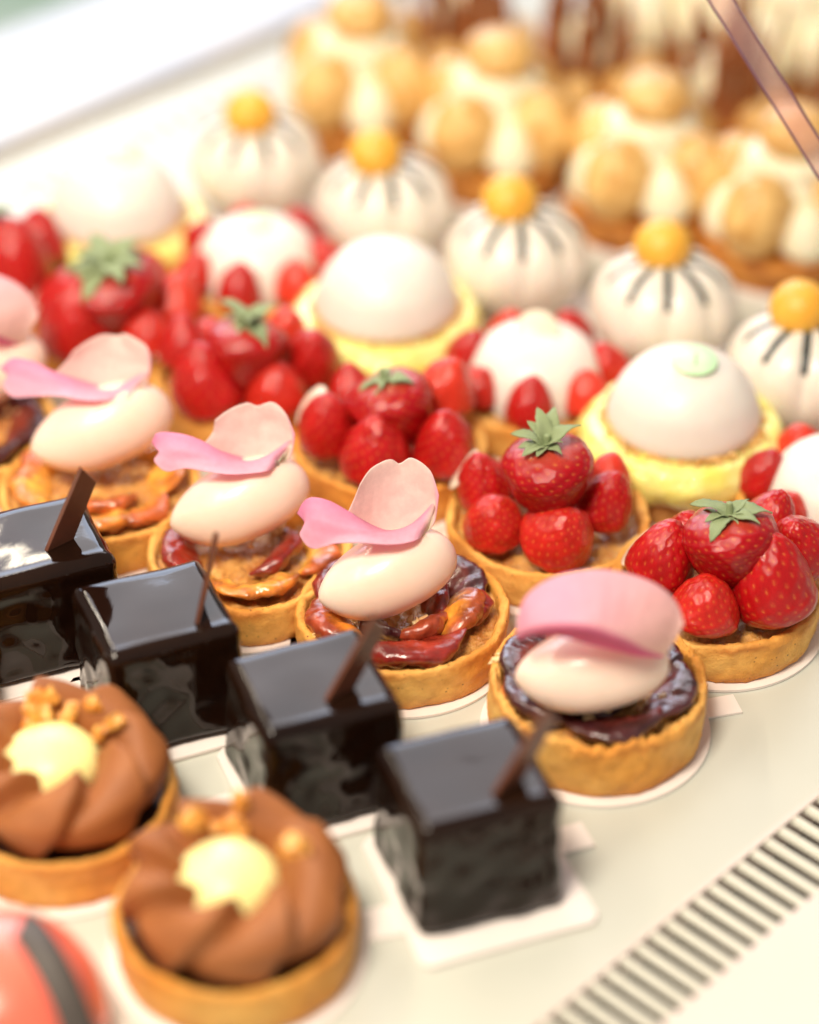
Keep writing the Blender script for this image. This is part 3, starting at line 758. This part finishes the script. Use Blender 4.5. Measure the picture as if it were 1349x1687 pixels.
# ------------------------------------------------------------------ white pumpkin domes with yellow balls
NL = 9
def pump_mesh():
    def disp(d, a, b):
        s = abs(math.sin(a*NL/2))
        top = max(0, d.z)
        q = max(0, min(1, (d.z+.45)/.8)); q = q*q*(3-2*q)
        return -.11*(1-s**.6)*q*math.sin(b)**.6-.10*max(0, d.z)**6
    return ellipsoid('pumpkin', .0325, .0325, .0270, 'pumpkin', 144, 40, disp)
pump = pump_mesh()
def stripe_mesh():
    V = []; F = []; n = 14; w0 = .0066
    for i in range(n):
        t = i/(n-1); b = math.pi-math.radians(8+52*t)
        k = 1-.11*math.sin(b)**.6-.10*max(0, -math.cos(b))**6+.030
        w = w0*(.55+.6*t) if t < .9 else w0*.9*(1-(t-.9)*5)
        for s in (-1, 1):
            V.append((math.sin(b)*.0325*k, s*w*.5, -math.cos(b)*.027*k+.0001))
        V.append((math.sin(b)*.0325*k+.0004, 0, -math.cos(b)*.027*k+.0011))
    for i in range(n-1):
        a = i*3; F += [(a, a+2, a+5, a+3), (a+2, a+1, a+4, a+5)]
    return flip(mesh('stripe', V, F, 'stripe'))
strp = stripe_mesh()
pball = ellipsoid('ball', .0127, .0127, .0122, 'ball', 32, 20, lambda d, a, b: .02*nz3(d.x, d.y, d.z, 2.5, 3))
pcard = card_mesh(.0345)
for k, (x, y, bx, by, lab) in enumerate([
    (1322, 622, 1312, 505, 'white lobed dome with dark stripes cut by the right edge, yellow ball in near focus'),
    (1092, 520, 1092, 402, 'white lobed dome with dark stripes second from the right, above the nearest lemon dome'),
    (850, 440, 840, 328, 'white lobed dome with dark stripes directly behind the cream dome with the disc'),
    (633, 355, 613, 252, 'white lobed dome with blurred stripes, second from the left of its row'),
    (420, 282, 411, 190, 'white lobed dome farthest left of its row, stripes almost lost in blur')]):
    P = g(x, y, .022)
    c = part('cake_card', pcard, None, (P.x, P.y, 0)); tag(c, 'round white card under the ' + ['lobed dome at the right edge', 'second lobed dome from the right', 'middle lobed dome', 'second lobed dome from the left', 'farthest left lobed dome'][k], 'cake card', 'white cards under the pastries')
    rz = .35+k*.13
    t = thing('striped_dome_cake', lab, 'cake', (P.x, P.y, .0015), rz, 'white striped domes with yellow balls')
    part('lobed_body', pump, t, (0, 0, .0255))
    for j in range(NL):
        part('stripe', strp, t, (0, 0, .0255), (0, 0, 2*math.pi*j/NL))
    d = g(bx, by, .0555)-P; d.z = 0; d = Matrix.Rotation(-rz, 3, 'Z') @ Vector((max(-.004, min(.004, d.x)), max(-.004, min(.004, d.y)), 0))
    part('sugar_ball', pball, t, (d.x, d.y, .0530), (0, 0, k))

# ------------------------------------------------------------------ choux crowns
chx = ellipsoid('choux', .0165, .0150, .0195, 'choux', 40, 26, lambda d, a, b: .05*nz3(d.x, d.y, d.z, 1.8, 2)+.02*nz3(d.x, d.y, d.z, 6, 2))
chtop = ellipsoid('choux_top', .0175, .0175, .0120, 'choux', 40, 22, lambda d, a, b: .04*nz3(d.x, d.y, d.z, 2, 5))
crb = flip(lathe('cream_ball', smooth_prof([(.009, 0), (.0135, .006), (.0138, .014), (.0105, .023), (.0045, .029), (.0001, .031)], 5), 'cream', 40))
def swirl_mesh():
    prof = smooth_prof([(.020, .0), (.0220, .006), (.0225, .016), (.0235, .026), (.0230, .034), (.0190, .040), (.010, .043), (.0001, .044)], 6)
    return flip(lathe('cream_swirl', prof, 'cream', 90, lambda x, y, z, j, a: (-.0022*(1-abs(math.sin(a*5+z*70)))+.0012*math.sin(z*520), 0)))
swirl = swirl_mesh()
basem = flip(lathe('puff_base', smooth_prof([(.030, 0), (.0370, .0005), (.0385, .005), (.0385, .012), (.036, .0145), (.0001, .015)], 5), 'puff', 90,
              lambda x, y, z, j, a: (nz3(x, y, z*3, 120, 5)*.0016+.0006*math.sin(z*2600), 0)))
bcard = card_mesh(.041)
for k, (x, y, lab) in enumerate([
    (1285, 425, 'caramel choux crown at the right edge, partly behind the slanting glass strip'),
    (1062, 365, 'caramel choux crown third from the left, its pale round cap fully in view'),
    (815, 290, 'caramel choux crown second from the left with a pinkish cap'),
    (592, 222, 'caramel choux crown farthest left of its row, next to the bright ledge')]):
    P = g(x, y, .0)
    c = part('cake_card', bcard, None, (P.x, P.y, 0)); tag(c, 'round white card under the ' + ['choux crown at the right edge', 'third choux crown from the left', 'second choux crown from the left', 'farthest left choux crown'][k], 'cake card', 'white cards under the pastries')
    t = thing('choux_crown', lab, 'pastry', (P.x, P.y, .0015), 0, 'caramel choux crowns')
    part('pastry_base', basem, t)
    part('cream_swirl', swirl, t, (0, 0, .015), (0, 0, k))
    for j in range(4):
        a = math.radians(-128+90*j); r = .0262
        part('choux_puff', chx, t, (r*math.cos(a), r*math.sin(a), .0325), (.12*math.sin(a), 0, a), 1.1)
        a2 = a+math.radians(52); r2 = .0262
        part('cream_ball', crb, t, (r2*math.cos(a2), r2*math.sin(a2), .0145), (0, 0, 0), .92)
    part('choux_cap', chtop, t, (.001, 0, .0655), (0, 0, k))

# ------------------------------------------------------------------ back row: shard cakes and cream cakes
cakeb = flip(lathe('cake_base', smooth_prof([(.030, 0), (.0345, .001), (.0350, .010), (.0345, .022), (.032, .025), (.0001, .026)], 4), 'puff', 60,
              lambda x, y, z, j, a: (nz3(x, y, z, 150, 7)*.0012, 0)))
def shard_mesh(h):
    P = [(-.0065, 0), (.0065, 0), (.0045, h*.7), (.0005, h)]
    V = [(x*.9, -.0009, z) for x, z in P]+[(x*.9, .0009, z) for x, z in P]
    F = [(0, 1, 2, 3), (7, 6, 5, 4)]+[((i+1) % 4, i, 4+i, 4+(i+1) % 4) for i in range(4)]
    return mesh('shard', V, F, 'shard', smooth=False)
shs = [shard_mesh(.040), shard_mesh(.052), shard_mesh(.032)]
smallb = ellipsoid('small_ball', .0105, .0105, .0115, 'choux', 24, 16, lambda d, a, b: .04*nz3(d.x, d.y, d.z, 2, 5))
rnd = random.Random(4)
H0 = g(1285, 425); H3 = g(592, 222); step = (H0-H3)/3
back = Vector((E1.x, E1.y, 0))
labs1 = ['shard cake left of the glass strip, brown spikes behind the right end choux crown', 'shard cake with tall brown shards behind the third choux crown', 'shard cake of brown spikes at the top edge behind the second choux crown', 'shard cake at the top edge, leftmost of the brown spiked ones']
for k, kk in enumerate((.30, 1.22, 2.14, 3.06)):
    P = H0-step*kk+back*.082
    t = thing('shard_cake', labs1[k], 'cake', (P.x, P.y, 0.0005), 0, 'cakes with chocolate shards')
    part('cake_base', cakeb, t)
    for j in range(7):
        a = 2*math.pi*j/7+rnd.uniform(-.1, .1)
        part('caramel_ball', smallb, t, (.0300*math.cos(a), .0300*math.sin(a), .024))
    for j in range(20):
        a = 2*math.pi*j/20+rnd.uniform(-.2, .2); r = rnd.uniform(.008, .027)
        part('chocolate_shard', shs[j % 3], t, (r*math.cos(a), r*math.sin(a), .024), (rnd.uniform(-.2, .2), rnd.uniform(-.2, .2), a+1.57+rnd.uniform(-.5, .5)), rnd.uniform(.85, 1.3))
    part('cream_peak', crb, t, (0, 0, .025), sc=1.0)
labs3 = ['farthest pale cream cake under the glass strip at the top right', 'farthest pale cream cake at the top edge, right of its middle', 'farthest pale cream cake at the top edge near the middle']
labs2 = ['pale cream cake in the top right corner, right of the glass strip', 'pale cream cake behind the glass strip at the top edge', 'pale cream cake beyond the brown shards, left of the glass strip']
labs3 = ['farthest pale cream cake in the top right corner', 'farthest pale cream cake at the top edge beside the glass strip']
for k, (kk, oo) in enumerate(((.45, .168), (1.4, .166), (2.3, .168), (1.2, .25), (2.1, .25))):
    P = H0-step*kk+back*oo
    t = thing('cream_cake', (labs2+labs3)[k], 'cake', (P.x, P.y, 0.0005), 0, 'pale cream cakes at the far end')
    part('cake_base', cakeb, t, sc=(1.02, 1.02, .7)); part('cream_swirl', swirl, t, (0, 0, .018), sc=1.12)
    for j in range(6):
        a = 2*math.pi*j/6; part('cream_ball', crb, t, (.028*math.cos(a), .028*math.sin(a), .017), sc=1.15)

# ------------------------------------------------------------------ chocolate mousse flowers
def flower_mesh():
    NP = 8; V = []; nu, nv = 240, 44
    for j in range(nv):
        b = math.radians(-150+ (305)*j/(nv-1))           # section angle: inner bottom over the top to the outer bottom
        for i in range(nu):
            u = 2*math.pi*i/nu
            f = (u*NP/(2*math.pi)+(.50*(b+1.5)/2.0)+.10*math.sin(u*2+1)) % 1
            saw = (f**.75)*(1 if f < .86 else max(0, (1-f)/.14))
            outer = math.sin(b)                            # -1 inner, +1 outer
            k = .58+.42*saw
            rr = .0248+.0128*math.sin(b)*k
            zz = .0150*math.cos(b)*k
            wob = 1+.05*nz3(math.cos(u), math.sin(u), b, 1.3, 4)
            if outer < 0: zz *= 1
            V.append((rr*wob*math.cos(u), rr*wob*math.sin(u), zz+.0065*(saw-.5)*max(0, math.cos(b))))
    return flip(mesh('mousse_flower', V, grid_faces(nu, nv), 'mousse'))
flower = flower_mesh()
cball = ellipsoid('centre_ball', .0172, .0172, .0130, 'centre', 48, 28, lambda d, a, b: .03*nz3(d.x, d.y, d.z, 1.5, 6))
gan = disc_mesh('ganache', .0352, .0155, 'ganache', 3, .0004)
pral = [facet(ellipsoid('praline_%d' % k, .0034, .0028, .0024, 'praline', 7, 6, lambda d, a, b, k=k: 1.0*nz3(d.x, d.y, d.z, 2.4, k))) for k in range(3)]
tshell = shell_mesh(14, .0395, .0200, .0150, .5)
for k, (x, y, lab, cl) in enumerate([
    (388, 1497, 'milk chocolate swirl tart at the bottom, whole in view, pale yellow centre', 'white card under the swirl tart at the bottom'),
    (100, 1300, 'milk chocolate swirl tart at the left edge, pale centre and orange praline showing', 'white card under the swirl tart at the left edge'),
    (-190, 1140, 'milk chocolate swirl tart almost outside the left edge, below the leftmost cube', 'white card under the swirl tart beyond the left edge')]):
    P = g(x, y, .020)
    c = part('cake_card', card_mesh(.0425, math.radians([15, 195, 15][k]), .014, .014), None, (P.x, P.y, 0)); tag(c, cl, 'cake card', 'white cards under the pastries')
    t = thing('chocolate_swirl_tart', lab, 'tart', (P.x, P.y, .0015), 0, 'milk chocolate swirl tarts')
    part('tart_shell', tshell, t, rot=(0, 0, k*2)); part('ganache_filling', gan, t)
    part('mousse_swirl', flower, t, (0, 0, .0285), (0, 0, .3+k*.5))
    part('cream_centre', cball, t, (-.002, -.000, .0290))
    rnd = random.Random(k+2)
    for j in range(10):
        a = math.radians(rnd.uniform(55, 140)) if j < 8 else math.radians(rnd.uniform(-10, 30))
        r = rnd.uniform(.014, .021)
        part('praline_piece', pral[j % 3], t, (r*math.cos(a), r*math.sin(a), .0355+(r-.013)*1.1+rnd.uniform(-.002, .003)), (rnd.uniform(0, 6), rnd.uniform(0, 6), 0), rnd.uniform(.7, 1.2))

# ------------------------------------------------------------------ coral cake with dark band in the corner
P = g(-5, 1655, .020); P.z = 0
t = thing('coral_dome_cake', 'coral pink glazed dome with a dark grey band in the bottom left corner', 'cake', (P.x, P.y, .0005), 0)
part('glazed_dome', flip(lathe('coral', smooth_prof([(.029, 0), (.0325, .003), (.0335, .012), (.031, .026), (.024, .037), (.013, .043), (.0001, .045)], 5), 'coral', 72)), t)
V = []; F = []; n = 30
for i in range(n):
    a = math.radians(8+164*i/(n-1)); rr = .0345; zz = .0468
    for s, q in ((-1, 0), (1, 0), (1, .0016), (-1, .0016)):
        V.append(((rr+q)*math.cos(a), s*.0058, (zz+q)*math.sin(a)))
for i in range(n-1):
    for s in range(4):
        a = i*4+s; b = i*4+(s+1) % 4; F.append((a, b, b+4, a+4))
F += [(3, 2, 1, 0), (n*4-4, n*4-3, n*4-2, n*4-1)]
part('dark_band', flip(mesh('band', V, F, 'greyband')), t, (.0135, .004, -.001), (0, 0, math.radians(-56)), .94)

# ------------------------------------------------------------------ slanting glass strip
def cam_pt(x, y, dep):
    u = (x-674.5)/FPX; v = (y-843.5)/FPX
    return Vector(CC)+Vector((u, math.cos(TH)-v*math.sin(TH), -math.sin(TH)-v*math.cos(TH)))*dep
p0, p1 = cam_pt(1163, -40, .93), cam_pt(1364, 285, .93)
d = (p1-p0).normalized(); L = .34
mid = (p0+p1)/2
view = (mid-Vector(CC)).normalized(); side = d.cross(view).normalized(); nrm = d.cross(side).normalized()
t = thing('glass_strip', 'narrow clear glass strip with purple brown edges slanting across the top right corner', 'glass strip', mid)
def bar(name, w, th, off, m, offn=0):
    V = []
    for e in (-1, 1):
        for a, b in ((-1, -1), (1, -1), (1, 1), (-1, 1)):
            V.append(d*e*L/2+side*(off+a*w/2)+nrm*(offn+b*th/2))
    F = [(0, 1, 2, 3), (7, 6, 5, 4)]+[((i+1) % 4, i, 4+i, 4+(i+1) % 4) for i in range(4)]
    return flip_flat(mesh(name, V, F, m, smooth=False))
def flip_flat(me):
    import bmesh
    bm = bmesh.new(); bm.from_mesh(me); bmesh.ops.recalc_face_normals(bm, faces=bm.faces[:]); bm.to_mesh(me); bm.free(); return me
part('glass_pane', bar('pane', .0070, .003, 0, 'glass'), t)
part('edge_line', bar('edge', .0010, .0034, .0040, 'edge'), t)
part('edge_line', bar('edge', .0010, .0034, -.0040, 'edge'), t)

# ------------------------------------------------------------------ crumbs on the shelf
rnd = random.Random(12); V = []; F = []
tt = [o for o in bpy.data.objects if o.get('category') in ('tart',)]
for k in range(150):
    o = tt[k % len(tt)]; a = rnd.uniform(0, 6.28); r = .0445+abs(rnd.gauss(0, .010))
    x, y = o.location.x+r*math.cos(a), o.location.y+r*math.sin(a); s_ = rnd.uniform(.00025, .0009)
    b = len(V)
    for dx, dy, dz in ((1, 0, 0), (-.5, .87, 0), (-.5, -.87, 0), (rnd.uniform(-.4, .4), rnd.uniform(-.4, .4), 1.1)):
        V.append((x+dx*s_, y+dy*s_, .0001+dz*s_))
    F += [(b, b+1, b+3), (b+1, b+2, b+3), (b+2, b, b+3), (b+2, b+1, b)]
o = part('pastry_crumbs', mesh('crumbs', V, F, 'crumb')); o['kind'] = 'stuff'; tag(o, 'tiny golden pastry crumbs scattered on the shelf around the tarts', 'crumbs')
